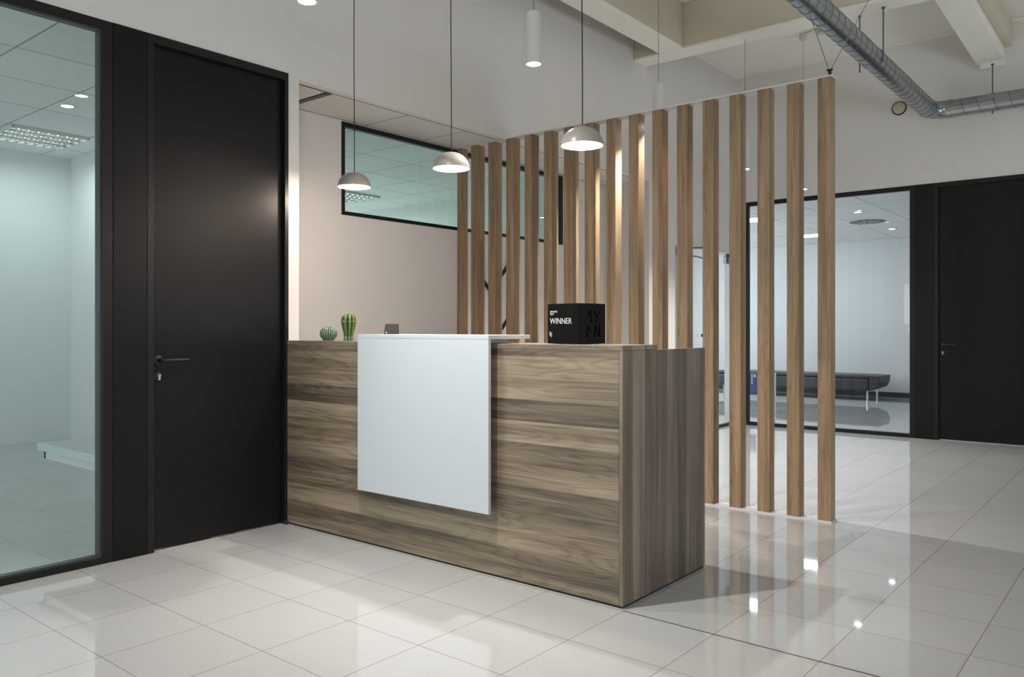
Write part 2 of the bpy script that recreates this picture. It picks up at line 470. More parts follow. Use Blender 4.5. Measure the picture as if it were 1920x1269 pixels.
# cornice light line at main ceiling
b = MB(); b.box(XL, XL + 0.03, 7.24, YF, ZC - 0.03, ZC, 'beam'); b.box(XL, 4.0, YF - 0.02, YF, ZC - 0.02, ZC, 'beam'); struct(b.build('trim_4'))
# ceiling beams
def beam(idx, x0, x1, y0, y1, z):
    b = MB()
    b.box(x0, x1, y0, y1, z + 0.03, ZC, 'beam_side')
    b.box(x0 - 0.001, x1 + 0.001, y0 - 0.001, y1 + 0.001, z, z + 0.03, 'beam')
    struct(b.build('trim_%d' % idx, bevel=0.008))
beam(5, XL, 4.0, 6.99, 7.23, 3.85)
beam(6, -3.85, -3.605, -1.0, 6.985, 3.85)
b = MB()   # sloping beam on the right, resting on a corbel at the far wall
vs = [(-1.545, YF, 3.89), (-1.303, YF, 3.89), (-1.303, 7.235, 3.97), (-1.545, 7.235, 3.97)]
top = [(x, y, ZC) for x, y, z in vs]
b.add(vs + top, [(0, 1, 2, 3), (7, 6, 5, 4), (0, 4, 5, 1), (1, 5, 6, 2), (2, 6, 7, 3), (3, 7, 4, 0)], 'beam')
b.box(-1.515, -1.30, YF - 0.07, YF, 3.835, 3.892, 'beam')
struct(b.build('trim_7'))
b = MB(); b.box(-1.30, -1.24, 7.235, YF, 4.03, ZC, 'beam_side'); struct(b.build('trim_8'))

# ------------------------------------------------------------------ window_1: big glazing on the left
w1 = bpy.data.objects.new('window_1', None); C.objects.link(w1); struct(w1)
b = MB()
fx0, fx1 = XL - 0.05, XL + 0.004
b.box(fx0, fx1, 1.825, 1.878, 0, HD, 'frame'); b.box(fx0, fx1, -2.2, -2.15, 0, HD, 'frame')
b.box(fx0, fx1, -2.15, 1.825, HD - 0.045, HD, 'frame'); b.box(fx0, fx1, -2.15, 1.825, 0, 0.032, 'frame')
b.build('window_frame', w1, bevel=0.002)
b = MB()
b.box(fx0 + 0.005, fx1 - 0.008, 1.811, 1.825, 0.032, HD - 0.045, 'gasket')
b.box(fx0 + 0.005, fx1 - 0.008, -2.15, 1.811, 0.032, 0.044, 'gasket')
b.box(fx0 + 0.005, fx1 - 0.008, -2.15, 1.811, HD - 0.057, HD - 0.045, 'gasket')
b.build('glazing_bead', w1)
b = MB(); b.box(XL - 0.026, XL - 0.020, -2.14, 1.82, 0.03, HD - 0.045, 'glass'); b.build('pane', w1)
# black panel between glazing and door
b = MB(); b.box(XL - 0.05, XL + 0.006, 1.880, 2.054, 0, HD, 'black'); b.box(XL - 0.04, XL, 1.878, 2.056, 0, HD, 'frame')
struct(b.build('trim_9', bevel=0.0015))

# ------------------------------------------------------------------ doors
def lever_set(door, P, flip=1):
    """door hardware. P(a, out, z): a along the door, out = away from leaf"""
    pass

def build_door(n, along, y0, y1, leafrec, hinge_far=True):
    """along 'Y': in left wall; 'X': in far wall"""
    d = bpy.data.objects.new('door_%d' % n, None); C.objects.link(d); struct(d)
    if along == 'Y': Mx = Matrix.Translation((XL, y0, 0)) @ Matrix.Rotation(PI / 2, 4, 'Z')
    else: Mx = Matrix.Translation((y0, YF, 0))
    # local: x along, -y toward the lobby, z up
    w = y1 - y0
    b = MB()
    b.box(0.0, 0.035, -0.006, 0.10, 0, HD, 'frame', Mx); b.box(w - 0.026, w, -0.006, 0.10, 0, HD, 'frame', Mx)
    b.box(0.035, w - 0.026, -0.006, 0.10, HD - 0.045, HD, 'frame', Mx)
    b.build('door_frame', d, bevel=0.0015)
    b = MB(); b.box(0.038, w - 0.029, leafrec, leafrec + 0.04, 0.008, HD - 0.048, 'black', Mx)
    leaf = b.build('door_leaf', d, bevel=0.0015)
    hx = 0.038 + 0.036
    b = MB()
    rose = [(0.0260, 0.0), (0.0260, 0.006), (0.022, 0.009), (0.0, 0.0095)]
    def lat(prof, cx, cz, mat, n=28):
        q = MB(); q.lathe(prof, mat, n=n)
        R = Mx @ Matrix.Translation((cx, leafrec, cz)) @ Matrix.Rotation(PI / 2, 4, 'X')
        vs = [R @ Vector(v) for v in q.v]; b.add(vs, q.f, mat)
    lat(rose, hx, 1.012, 'frame')
    pts = [(hx, leafrec - 0.008, 1.012), (hx, leafrec - 0.045, 1.012), (hx + 0.006, leafrec - 0.054, 1.012), (hx + 0.018, leafrec - 0.057, 1.012),
           (hx + 0.075, leafrec - 0.057, 1.012), (hx + 0.140, leafrec - 0.057, 1.012)]
    b.tube([Mx @ Vector(p) for p in pts], [0.0095, 0.0095, 0.0095, 0.0095, 0.009, 0.0085], 'frame', n=16)
    b.build('door_handle', leaf, smooth=True)
    b = MB(); lat(rose, hx, 0.925, 'frame'); b.build('lock_rose', leaf, smooth=True)
    b = MB(); q = MB()
    q.lathe([(0.0085, 0), (0.0085, 0.013)], 'nickel', n=24)
    q.box(-0.0055, 0.0055, -0.023, 0.0, 0, 0.0125, 'nickel')
    R = Mx @ Matrix.Translation((hx + 0.001, leafrec, 0.930)) @ Matrix.Rotation(PI / 2, 4, 'X')
    b.add([R @ Vector(v) for v in q.v], q.f, 'nickel')
    q = MB(); q.box(-0.001, 0.001, -0.004, 0.004, 0.013, 0.0135, 'dark'); b.add([R @ Vector(v) for v in q.v], q.f, 'dark')
    b.build('lock_cylinder', leaf)
    return d

d1 = build_door(1, 'Y', 2.056, 2.926, 0.028)
b = MB(); b.tube([(XL + 0.012, 2.905, 0.0), (XL + 0.012, 2.905, 0.022)], 0.012, 'dark', n=16); b.build('door_stop', d1, smooth=True)
d2 = build_door(2, 'X', -1.948, -0.86, 0.028)

# ------------------------------------------------------------------ window_2: alcove window with teal glass
w2 = bpy.data.objects.new('window_2', None); C.objects.link(w2); struct(w2)
b = MB(); y0, y1, z0, z1 = 3.774, 6.546, 2.016, 2.70
a, c = XN - 0.06, XN + 0.006
b.box(a, c, y0, y0 + 0.03, z0, z1, 'frame'); b.box(a, c, y1 - 0.05, y1, z0, z1, 'frame')
b.box(a, c, y0 + 0.03, y1 - 0.05, z0, z0 + 0.028, 'frame'); b.box(a, c, y0 + 0.03, y1 - 0.05, z1 - 0.028, z1, 'frame')
b.build('window_frame', w2, bevel=0.0015)
b = MB(); b.box(a + 0.02, c - 0.012, y0 + 0.03, y1 - 0.05, z1 - 0.036, z1 - 0.028, 'gasket'); b.build('glazing_bead', w2)
b = MB(); b.box(XN - 0.03, XN - 0.024, y0 + 0.03, y1 - 0.05, z0 + 0.028, z1 - 0.028, 'teal'); b.build('pane', w2)

# ------------------------------------------------------------------ window_3: waiting room glazing in the far wall
w3 = bpy.data.objects.new('window_3', None); C.objects.link(w3); struct(w3)
b = MB()
b.box(-4.06, -4.01, YF - 0.004, YF + 0.05, 0, HD, 'frame'); b.box(-2.19, -2.14, YF - 0.004, YF + 0.05, 0, HD, 'frame')
b.box(-4.01, -2.19, YF - 0.004, YF + 0.05, 0, 0.042, 'frame'); b.box(-4.01, -2.19, YF - 0.004, YF + 0.05, HD - 0.05, HD, 'frame')
b.build('window_frame', w3, bevel=0.0015)
b = MB(); b.box(-4.01, -2.19, YF + 0.02, YF + 0.026, 0.042, HD - 0.05, 'pale_glass'); b.build('pane', w3)
b = MB(); b.box(-2.14, -1.948, YF - 0.006, YF + 0.05, 0, HD, 'black'); struct(b.build('trim_10', bevel=0.0015))

# ------------------------------------------------------------------ door_3: frameless glass entrance door at the left wall's far end
d3 = bpy.data.objects.new('door_3', None); C.objects.link(d3); struct(d3)
b = MB(); b.box(XL - 0.055, XL - 0.045, 7.872, YF - 0.06, 0.03, 2.07, 'pale_glass'); leaf = b.build('glass_leaf', d3)
b = MB(); b.box(XL - 0.08, XL - 0.02, 7.862, YF - 0.055, 0.0, 0.028, 'frame'); b.build('bottom_rail', d3)
b = MB(); b.box(XL - 0.07, XL - 0.03, 7.875, 7.93, 1.80, 2.07, 'nickel'); b.box(XL - 0.075, XL - 0.025, 7.90, 7.98, 1.985, 2.07, 'nickel'); b.box(XL - 0.03, XL - 0.015, 7.945, 7.985, 1.99, 2.06, 'seam')
b.build('patch_fitting', leaf, bevel=0.003)
b = MB(); b.box(XL - 0.07, XL - 0.03, 9.22, 9.40, 1.97, 2.07, 'nickel'); b.box(XL - 0.03, XL - 0.01, 9.20, 9.30, 2.05, 2.085, 'seam'); b.box(XL - 0.03, XL - 0.02, 9.24, 9.27, 1.98, 2.05, 'seam'); b.build('patch_fitting', leaf, bevel=0.004)
b = MB()
b.tube([(XL - 0.01, 7.98, 2.07), (XL + 0.05, 8.30, 2.085), (XL + 0.02, 8.62, 2.12)], 0.008, 'seam')
b.tube([(XL + 0.0, 8.05, 2.00), (XL + 0.05, 8.35, 1.985), (XL + 0.01, 8.75, 1.95)], 0.007, 'seam')
b.tube([(XL + 0.02, 8.60, 2.115), (XL + 0.02, 8.68, 2.13)], 0.016, 'seam')
b.build('closer_arm', d3, smooth=True)
b = MB(); b.tube([(XL - 0.04, 8.62, 0.93), (XL + 0.03, 8.62, 0.94), (XL + 0.045, 8.62, 1.0), (XL + 0.03, 8.62, 1.08), (XL - 0.04, 8.62, 1.09)], 0.014, 'white2', n=14)
b.box(XL - 0.05, XL + 0.045, 8.59, 8.66, 1.085, 1.12, 'frame')
b.build('door_handle', leaf, smooth=True)

# ------------------------------------------------------------------ reception desk
desk = thing('reception_desk', 'walnut boarded reception desk with hanging white front panel, against the black door wall', 'desk', (-2.965, 3.3, 0))
ox, oy = 2.965, -3.3
DX0, DX1, DY0, DY1, DH = -4.148, -1.7843, 2.9175, 3.69, 1.109
def dbox(name, x0, x1, y0, y1, z0, z1, mat, bev=0.001, parent=None):
    b = MB(); b.box(x0 + ox, x1 + ox, y0 + oy, y1 + oy, z0, z1, mat); return b.build(name, parent or desk, bevel=bev)
dbox('front_board', DX0, DX1 - 0.019, DY0, DY0 + 0.019, 0.010, DH - 0.023, 'desk_h')
dbox('side_board', DX1 - 0.018, DX1, DY0, DY1, 0.010, DH - 0.023, 'desk_v')
dbox('counter_top', DX0, DX1, DY0, 3.216, DH - 0.022, DH, 'desk_t')
dbox('plinth', DX0, DX1 - 0.006, DY0 + 0.006, DY1 - 0.006, 0.0, 0.009, 'dark', 0)
dbox('inner_board', DX0, DX1 - 0.019, 3.196, 3.214, 0.76, DH - 0.023, 'desk_h')
dbox('work_top', DX0 + 0.0, DX1 - 0.020, DY0 + 0.02, DY1 - 0.01, 0.725, 0.750, 'desk_t')
dbox('side_board', DX0, DX0 + 0.018, DY0 + 0.02, DY1, 0.010, 0.724, 'desk_v')
PX0, PX1, PY0 = -3.410, -2.472, 2.848
dbox('white_panel', PX0, PX1, PY0, PY0 + 0.019, 0.309, 1.129, 'white', 0.0015)
dbox('white_shelf', PX0, PX1, PY0, 3.165, 1.130, 1.150, 'white', 0.0015)
for x in (-3.30, -2.62):
    dbox('shelf_spacer', x, x + 0.02, 2.94, 3.14, DH, 1.130, 'white', 0)
for z in (0.45, 0.95):
    for x in (-3.28, -2.66): dbox('panel_standoff', x, x + 0.03, PY0 + 0.019, DY0, z, z + 0.03, 'nickel', 0)

# ------------------------------------------------------------------ slatted room divider
div = thing('slatted_divider', 'floor to soffit divider of upright oak slats in a thin white frame', 'divider', (-3.15, 5.05, 0))
o3 = Vector((-3.15, 5.05, 0))
SY0, SY1 = 5.008, 5.093
b = MB(); b.box(XN + 0.001 - o3.x, -1.590 - o3.x, SY0 - 0.008 - o3.y, SY1 + 0.01 - o3.y, 0, 0.010, 'white2'); b.build('base_rail', div)
b = MB(); b.box(XN + 0.001 - o3.x, -1.590 - o3.x, SY0 - 0.004 - o3.y, SY1 + 0.006 - o3.y, 2.712, 2.722, 'white2'); b.build('top_rail', div)
slat_me = None
for k in range(17):
    x0 = -1.676 - 0.1909 * k
    w = 0.079
    if k == 16:
        b = MB(); b.box(0, x0 + w - (XN + 0.002), 0, SY1 - SY0, 0.010, 2.712, 'oak')
        s = b.build('slat', div, bevel=0.0012); s.location = (XN + 0.002 - o3.x, SY0 - o3.y, 0); continue
    if slat_me is None:
        b = MB(); b.box(0, w, 0, SY1 - SY0, 0.010, 2.712, 'oak'); slat_me = b.build('slat', div, bevel=0.0012); s = slat_me
    else:
        s = slat_me.copy(); C.objects.link(s); s.parent = div
    s.location = (x0 - o3.x, SY0 - o3.y, 0)
b = MB()
L = lambda x, y, z: (x - o3.x, y - o3.y, z)
b.box(-1.632 - o3.x, -1.600 - o3.x, 5.035 - o3.y, 5.065 - o3.y, 2.722, 2.732, 'frame')
b.tube([L(-1.616, 5.05, 2.73), L(-1.616, 5.05, 2.762)], 0.010, 'frame', n=10)
b.tube([L(-1.634, 5.05, 2.765), L(-1.598, 5.05, 2.765)], 0.006, 'frame', n=10)
b.build('wire_clamp', div)
b = MB(); b.tube([L(-1.622, 5.05, 2.765), L(-2.10, 5.05, 4.29)], 0.0022, 'wire', n=6); b.build('suspension_wire', div)
b = MB(); b.tube([L(-1.610, 5.05, 2.765), L(-0.70, 5.05, 4.29)], 0.0022, 'wire', n=6); b.build('suspension_wire', div)

# ------------------------------------------------------------------ dome pendants
def dome(loc, label, first=None):
    if first: return copy_thing(first, loc, label)
    t = thing('dome_pendant_lamp', label, 'pendant lamp', loc, 0, 'dome pendants over the reception desk')
    R, H = 0.100, 0.088
    b = MB(); prof = []
    for i in range(17):
        a = i / 16 * PI / 2
        prof.append((R * math.cos(a) ** 0.92 if a < PI / 2 else 0.0005, H * math.sin(a)))
    inner = [(max(r - 0.003, 0.0003), z - 0.003 if z > 0.003 else 0.0) for r, z in prof][::-1]
    b.lathe(prof + inner, 'shade', n=64, close=False)
    b.build('lamp_shade', t, smooth=True)
    b = MB(); b.lathe([(0.0005, 0.006), (R - 0.007, 0.006), (R - 0.007, 0.012), (0.0005, 0.012)], 'bulb', n=48, close=False); b.build('light_diffuser', t)
    b = MB(); pts = [(0.0012 * math.sin(z * 5.1), 0.0012 * math.cos(z * 4.0), z) for z in [H - 0.002 + i * 0.08 for i in range(28)]] + [(0, 0, ZC - loc[2] - 0.02)]
    b.tube(pts, 0.0028, 'cord', n=8); b.build('cord', t, smooth=True)
    b = MB(); b.lathe([(0.045, ZC - loc[2] - 0.025), (0.045, ZC - loc[2])], 'white2', n=32); b.build('canopy', t, smooth=True)
    return t

for x_, y_ in ((-3.826, 3.17), (-2.985, 3.135), (-2.135, 3.13)):
    l_ = bpy.data.lights.new('dome_lamp_light', 'POINT'); l_.energy = 9.5; l_.color = (1.0, 0.80, 0.66); l_.shadow_soft_size = 0.02
    o_ = bpy.data.objects.new('dome_lamp_light', l_); C.objects.link(o_); o_.location = (x_, y_, 2.037 - 0.022)
zd = 2.037
p1 = dome((-3.826, 3.17, zd), 'leftmost dome pendant lamp, hanging in front of the teal window edge')
dome((-2.985, 3.135, zd), 'middle dome pendant lamp, hanging above the hanging white desk panel', p1)
dome((-2.135, 3.13, zd), 'rightmost and lowest-looking dome pendant lamp, hanging above the black award box', p1)

# ------------------------------------------------------------------ cylinder ceiling lamps
def cyl(loc, label, first=None, power=115):
    if first: r = copy_thing(first, loc, label)
    else:
        t = thing('cylinder_pendant_lamp', label, 'pendant lamp', loc, 0, 'white cylinder pendants in a row')
        R, H = 0.0415, 0.285
        b = MB(); b.lathe([(R, 0), (R, H), (R - 0.002, H + 0.001), (0.0005, H + 0.001)], 'white2', n=40, close=False)
        b.lathe([(R - 0.002, 0.012), (R - 0.002, 0.0), (R, 0.0)], 'white2', n=40, close=False)
        b.build('lamp_body', t, smooth=True)
        b = MB(); b.lathe([(0.0005, 0.004), (R - 0.003, 0.004), (R - 0.003, 0.010), (0.0005, 0.010)], 'led', n=32, close=False); b.build('led_lens', t)
        b = MB(); b.tube([(0, 0, H), (0, 0, 4.25 - 2.65)], 0.0018, 'wire', n=6); b.build('cord', t)
        b = MB(); b.lathe([(0.042, 1.575), (0.042, 1.64)], 'white2', n=32); b.build('canopy', t, smooth=True)
        r = t
    spot('cylinder_lamp_light', (loc[0], loc[1], loc[2] - 0.004), power, (1.0, 0.96, 0.90), 118, 0.7, 0.02)
    return r
c1 = cyl((-2.742, 3.543, 2.65), 'cylinder pendant with full body visible, lit, left of the divider top')
cyl((-3.005, 2.22, 2.65), 'cylinder pendant cut by the top of the photo, only its lit end showing', c1, 55)
cyl((-2.90, 5.24, 2.68), 'cylinder pendant whose white body rises just above the divider slats', c1, 170)
cyl((-3.04, 7.13 - 0.02, 2.65), 'cylinder pendant mostly hidden behind the divider, right of the rising white one', c1, 130)
cyl((-3.0, 8.52, 2.65), 'farthest cylinder pendant, hung from a small white canopy behind the divider end', c1, 130)
# lamp outside the frame that throws the white panel's shadow
spot('front_lamp_light', (-2.40, 1.90, 2.65), 165, (1.0, 0.965, 0.91), 92, 0.9, 0.012, Vector((0, 0.52, -1)).to_track_quat('-Z', 'Y').to_euler())
for x, y, pw in ( (-0.6, 0.2, 14), (-3.3, 0.5, 85)):  # unseen fill spots added to brighten the near floor
    spot('floor_fill_light', (x, y, 2.65), pw, (1.0, 0.955, 0.89), 130, 0.8, 0.03)

# ------------------------------------------------------------------ ventilation duct
duct = thing('spiral_duct', 'galvanised spiral ventilation duct hung under the beams', 'duct', (0, 0, 0))
DR, DZ, DXc, DYc = 0.088, 3.45, -1.94, 9.30
def run(p0, p1, name, pitch=0.14):
    p0 = Vector(p0); p1 = Vector(p1); b = MB()
    b.tube([p0, p1], DR, 'galv', n=40); o = b.build(name, duct, smooth=True)
    d = (p1 - p0); Ln = d.length; d.normalize(); a = d.cross(Vector((0, 0, 1))).normalized(); c = d.cross(a)
    turns = Ln / pitch; n = int(turns * 20); pts = []
    for i in range(n + 1):
        t = i / n; ang = 2 * PI * turns * t
        pts.append(p0 + d * Ln * t + (a * math.cos(ang) + c * math.sin(ang)) * (DR + 0.0005))
    q = MB(); q.tube(pts, 0.0032, 'seam', n=5); q.build('spiral_seam', o, smooth=True)
    return o
run((DXc, -1.0, DZ), (DXc, DYc - 0.16, DZ), 'duct_run')
run((DXc + 0.16, DYc, DZ), (3.9, DYc, DZ), 'duct_run')
b = MB(); pts = []
for i in range(13):
    a = i / 12 * PI / 2
    pts.append((DXc + 0.16 - 0.16 * math.cos(a), DYc - 0.16 + 0.16 * math.sin(a), DZ))
b.tube(pts, DR + 0.002, 'galv', n=40); b.build('duct_elbow', duct, smooth=True)
for p, q in (((DXc, DYc - 0.19, DZ), (DXc, DYc - 0.155, DZ)), ((DXc + 0.155, DYc, DZ), (DXc + 0.19, DYc, DZ)),
             ((-1.10, DYc, DZ), (-1.085, DYc, DZ))):
    b = MB(); b.tube([p, q], DR + 0.006, 'galv', n=40); b.build('coupling_ring', duct, smooth=True)
def rod(x, y, zt, zb):
    b = MB(); b.tube([(x, y, zt), (x, y, zb)], 0.006, 'seam', n=8); b.tube([(x, y, zt), (x, y, zt - 0.012)], 0.014, 'seam', n=12); b.build('hanger_rod', duct)
rod(-1.848, 7.13, 3.85, 3.40); rod(-2.055, 7.20, 3.85, 3.365); rod(-1.383, DYc, 3.835, 3.335)
b = MB(); b.tube([(-1.40, DYc, DZ), (-1.366, DYc, DZ)], DR + 0.005, 'galv', n=40); b.build('hanger_clamp', duct, smooth=True)
b = MB(); b.tube([(DXc, 7.14, DZ), (DXc, 7.18, DZ)], DR + 0.005, 'galv', n=40); b.build('hanger_clamp', duct, smooth=True)

jb = thing('ceiling_junction_box', 'small round box on the ceiling, half hidden behind the spiral duct', 'junction box', (-2.79, 8.44, ZC - 0.07))
b = MB(); b.lathe([(0.045, 0), (0.045, 0.07)], 'beam_side', n=24); b.build('box_body', jb, smooth=True)
b = MB(); b.tube([(-0.04, 0, 0.06), (-0.20, 0.07, 0.06)], 0.006, 'white2', n=8); b.build('conduit', jb, smooth=True)
# round valve on the far wall
v = thing('wall_air_valve', 'round cream air valve on the far wall beside the duct elbow', 'vent', (-2.293, YF, 3.585))
def disc(parent, name, prof, mat):
    q = MB(); q.lathe(prof, mat, n=48, close=False); R = Matrix.Rotation(PI / 2, 4, 'X')
    q.v = [tuple(R @ Vector(p)) for p in q.v]; return q.build(name, parent, smooth=True)
disc(v, 'outer_ring', [(0.098, 0), (0.095, 0.010), (0.078, 0.014), (0.074, 0.004), (0.0005, 0.003)], 'white2')
disc(v, 'gap', [(0.074, 0.0045), (0.0005, 0.0046)], 'dark')
disc(v, 'centre_disc', [(0.060, 0.006), (0.064, 0.016), (0.055, 0.022), (0.0005, 0.024)], 'cream')

# ------------------------------------------------------------------ things on the counter
def cactus(loc, prof, ribs, amp, mat, label, n=160, rz=0.0):
    b = MB(); b.lathe(prof, mat, n=n, rib=ribs, amp=amp)
    o = b.build('ceramic_cactus', None, smooth=True); o.location = loc; o.rotation_euler = (0, 0, rz)
    for p in o.data.polygons: p.use_smooth = True
    return tag(o, label, 'figurine')
ca1 = cactus_mat('glazed_green_round', (0.020, 0.060, 0.032), (0.27, 0.42, 0.29), 22)
ca2 = cactus_mat('glazed_green_tall', (0.022, 0.055, 0.012), (0.13, 0.21, 0.045), 9)
pr = []
for i in range(25):
    a = -0.42 * PI + i / 24 * 0.92 * PI
    z = 0.043 + 0.0425 * math.sin(a); r = 0.051 * math.cos(a) ** 0.85 if math.cos(a) > 0 else 0.001
    if a < 0: r = max(r, 0.030 + 0.020 * (z / 0.043))
    pr.append((max(r, 0.0012), max(z, 0.0) - 0.0018 if z > 0.01 else z - 0.0015))
z0 = pr[0][1]; pr = [(r, z - z0) for r, z in pr]
cactus((-3.925, 3.055, DH + 0.001), pr, 22, 0.10, ca1, 'squat round ribbed green ceramic cactus on the counter, nearest the black door')
pr = [(0.027, 0), (0.026, 0.012), (0.0255, 0.03), (0.029, 0.052), (0.036, 0.078), (0.0405, 0.102), (0.041, 0.12), (0.037, 0.138), (0.029, 0.150), (0.018, 0.157), (0.007, 0.159), (0.001, 0.1595)]
sm = []
for i in range(len(pr) - 1):
    for t in (0, 0.5):
        r0, zz0 = pr[i]; r1, zz1 = pr[i + 1]
        sm.append((r0 + (r1 - r0) * t, zz0 + (zz1 - zz0) * t))
sm.append(pr[-1])
cactus((-3.74, 3.055, DH + 0.001), sm, 9, 0.26, ca2, 'tall club-shaped green ceramic cactus standing on the desk counter', rz=0.2)

sb = thing('tapered_box', 'small tapered brown box standing on the white shelf of the desk', 'box', (-3.342, 3.033, 1.150), 0.62)
b = MB()
bt = [(-0.038, -0.024), (0.036, -0.024), (0.036, 0.024), (-0.038, 0.024)]; tp = [(-0.032, -0.019), (0.036, -0.019), (0.036, 0.019), (-0.032, 0.019)]
b.add([(x, y, 0) for x, y in bt] + [(x, y, 0.058) for x, y in tp], [(3, 2, 1, 0), (4, 5, 6, 7), (0, 1, 5, 4), (1, 2, 6, 5), (2, 3, 7, 6), (3, 0, 4, 7)], 'brown')
b.build('box_body', sb, bevel=0.002)
b = MB(); b.add([(-0.029, -0.0245, 0.006), (-0.020, -0.0245, 0.006), (-0.0245, -0.0232, 0.016)], [(0, 1, 2)], 'ink'); b.build('corner_mark', sb)

aw = thing('award_box', 'black award carton reading WINNER on the counter at the right', 'box', (-2.085, 3.025, DH), -0.12)
S, HH = 0.192, 0.188
b = MB(); b.box(-S, 0, 0, S, 0.002, HH, 'carton'); b.build('carton_body', aw, bevel=0.0015)
FR = Matrix.Rotation(PI / 2, 4, 'X')
def ft(name, txt, size, x, z, sx, mat='ink'):
    return text_part(name, txt, size, mat, aw, Matrix.Translation((x, -0.0006, z)) @ FR, sx)
ft('heading', 'WINNER', 0.0385, -S + 0.016, 0.094, 0.90)
ft('small_print', 'AWARDS', 0.0125, -S + 0.016, 0.1465, 0.90)
ft('small_print', '2024', 0.0125, -S + 0.016, 0.1355, 0.98)
b = MB()
for dx, z0_, z1_ in ((0.0, 0.038, 0.050), (0.008, 0.032, 0.044)):
    x = -S + 0.014 + dx
    b.box(x, x + 0.003, -0.0012, 0, z0_, z1_ + 0.006, 'ink'); b.box(x, x + 0.008, -0.0012, 0, z1_ + 0.004, z1_ + 0.007, 'ink'); b.box(x, x + 0.007, -0.0012, 0, z0_ + 0.006, z0_ + 0.009, 'ink')
b.build('emblem', aw)
RR = Matrix.Rotation(PI / 2, 4, 'Z') @ FR
b = MB()
def stroke(p, q, w=0.007):
    (a0, z0_), (a1, z1_) = p, q
    d = Vector((a1 - a0, z1_ - z0_)); nrm = Vector((-d.y, d.x)).normalized() * w / 2
    pts = [(a0 + nrm.x, z0_ + nrm.y), (a1 + nrm.x, z1_ + nrm.y), (a1 - nrm.x, z1_ - nrm.y), (a0 - nrm.x, z0_ - nrm.y)]
    b.prism(pts, 0, 0.0, 0.0009, 'carton_gloss')
for p, q in (((0.062, 0.128), (0.085, 0.155)), ((0.085, 0.155), (0.092, 0.100)), ((0.108, 0.155), (0.128, 0.128)), ((0.150, 0.155), (0.122, 0.100)),
             ((0.060, 0.030), (0.066, 0.082)), ((0.066, 0.082), (0.090, 0.058)), ((0.115, 0.030), (0.120, 0.088)), ((0.120, 0.088), (0.148, 0.034)), ((0.148, 0.034), (0.150, 0.094))):
    stroke(p, q)
b.build('tonal_print', aw)

# ------------------------------------------------------------------ emblem on the alcove wall seen between the slats
em = thing('wall_emblem', 'black angular emblem strokes on the alcove wall, glimpsed between the slats', 'emblem', (XN, 5.5, 1.45))
def wstroke(y0_, z0_, y1_, z1_, w=0.032):
    b = MB(); y0_ -= 5.5; y1_ -= 5.5; z0_ -= 1.45; z1_ -= 1.45
    d = Vector((y1_ - y0_, z1_ - z0_)); nrm = Vector((-d.y, d.x)).normalized() * w / 2
    pts = [(y0_ + nrm.x, z0_ + nrm.y), (y1_ + nrm.x, z1_ + nrm.y), (y1_ - nrm.x, z1_ - nrm.y), (y0_ - nrm.x, z0_ - nrm.y)]
    b.prism(pts, 0, 0.001, 0.012, 'frame'); b.build('stroke', em)
for e_ in ((5.30, 1.638, 5.47, 1.485), (5.55, 1.625, 5.73, 1.805), (5.55, 1.139, 5.73, 1.319)): wstroke(*e_)

# ------------------------------------------------------------------ rooms behind the glass
# louvred lights
def louvre(loc, label, first=None):
    if first: return copy_thing(first, loc, label)
    t = thing('louvre_ceiling_light', label, 'ceiling light', loc, 0, 'louvred office ceiling lights')
    b = MB(); s = 0.33
    for a0, a1, c0, c1 in ((-s, s, -s, -s + 0.015), (-s, s, s - 0.015, s), (-s, -s + 0.015, -s, s), (s - 0.015, s, -s, s)): b.box(a0, a1, c0, c1, -0.006, 0.020, 'white2')
    b.box(-s, s, -s, s, 0.020, 0.0215, 'white2'); b.build('housing', t)
    b = MB()
    for i in range(1, 8):
        y = -s + i * 2 * s / 8
        b.prism([(y - 0.013, -0.005), (y + 0.013, -0.005), (y + 0.003, 0.012), (y - 0.003, 0.012)], 0, -s + 0.015, s - 0.015, 'nickel')
    for i in range(1, 4):
        x = -s + i * 2 * s / 4
        b.prism([(x - 0.02, -0.005), (x + 0.02, -0.005), (x + 0.003, 0.012), (x - 0.003, 0.012)], 1, -s + 0.015, s - 0.015, 'nickel')
    b.build('louvre', t)
    for x in (-0.24, -0.08, 0.08, 0.24):
        b = MB(); b.tube([(x, -s + 0.03, 0.0155), (x, s - 0.03, 0.0155)], 0.004, 'tube', n=10); b.build('tube', t)
    return t
l1 = louvre((-8.30, 3.06, 2.978), 'louvred ceiling light seen through the tall glazing at left')
louvre((-8.75, 7.10, 2.978), 'louvred ceiling light seen through the teal alcove window', l1)

def downlight(loc, label, first=None):
    if first: return copy_thing(first, loc, label)
    t = thing('recessed_downlight', label, 'downlight', loc, 0, 'small recessed downlights')
    b = MB(); b.lathe([(0.075, 0), (0.072, -0.006), (0.046, -0.006), (0.044, 0.0)], 'white2', n=32, close=False); b.build('trim_ring', t, smooth=True)
    b = MB(); b.lathe([(0.046, -0.003), (0.0005, -0.003)], 'panel', n=32, close=False); b.build('lens', t)
    return t
dl = downlight((-6.97, 2.79, 2.999), 'downlight in the tiled ceiling seen through the tall left glazing')
downlight((-3.19, 11.1, 2.719), 'waiting room downlight in front of the round ceiling diffuser', dl)
downlight((-3.32, 13.3, 2.719), 'waiting room downlight behind the round ceiling diffuser', dl)

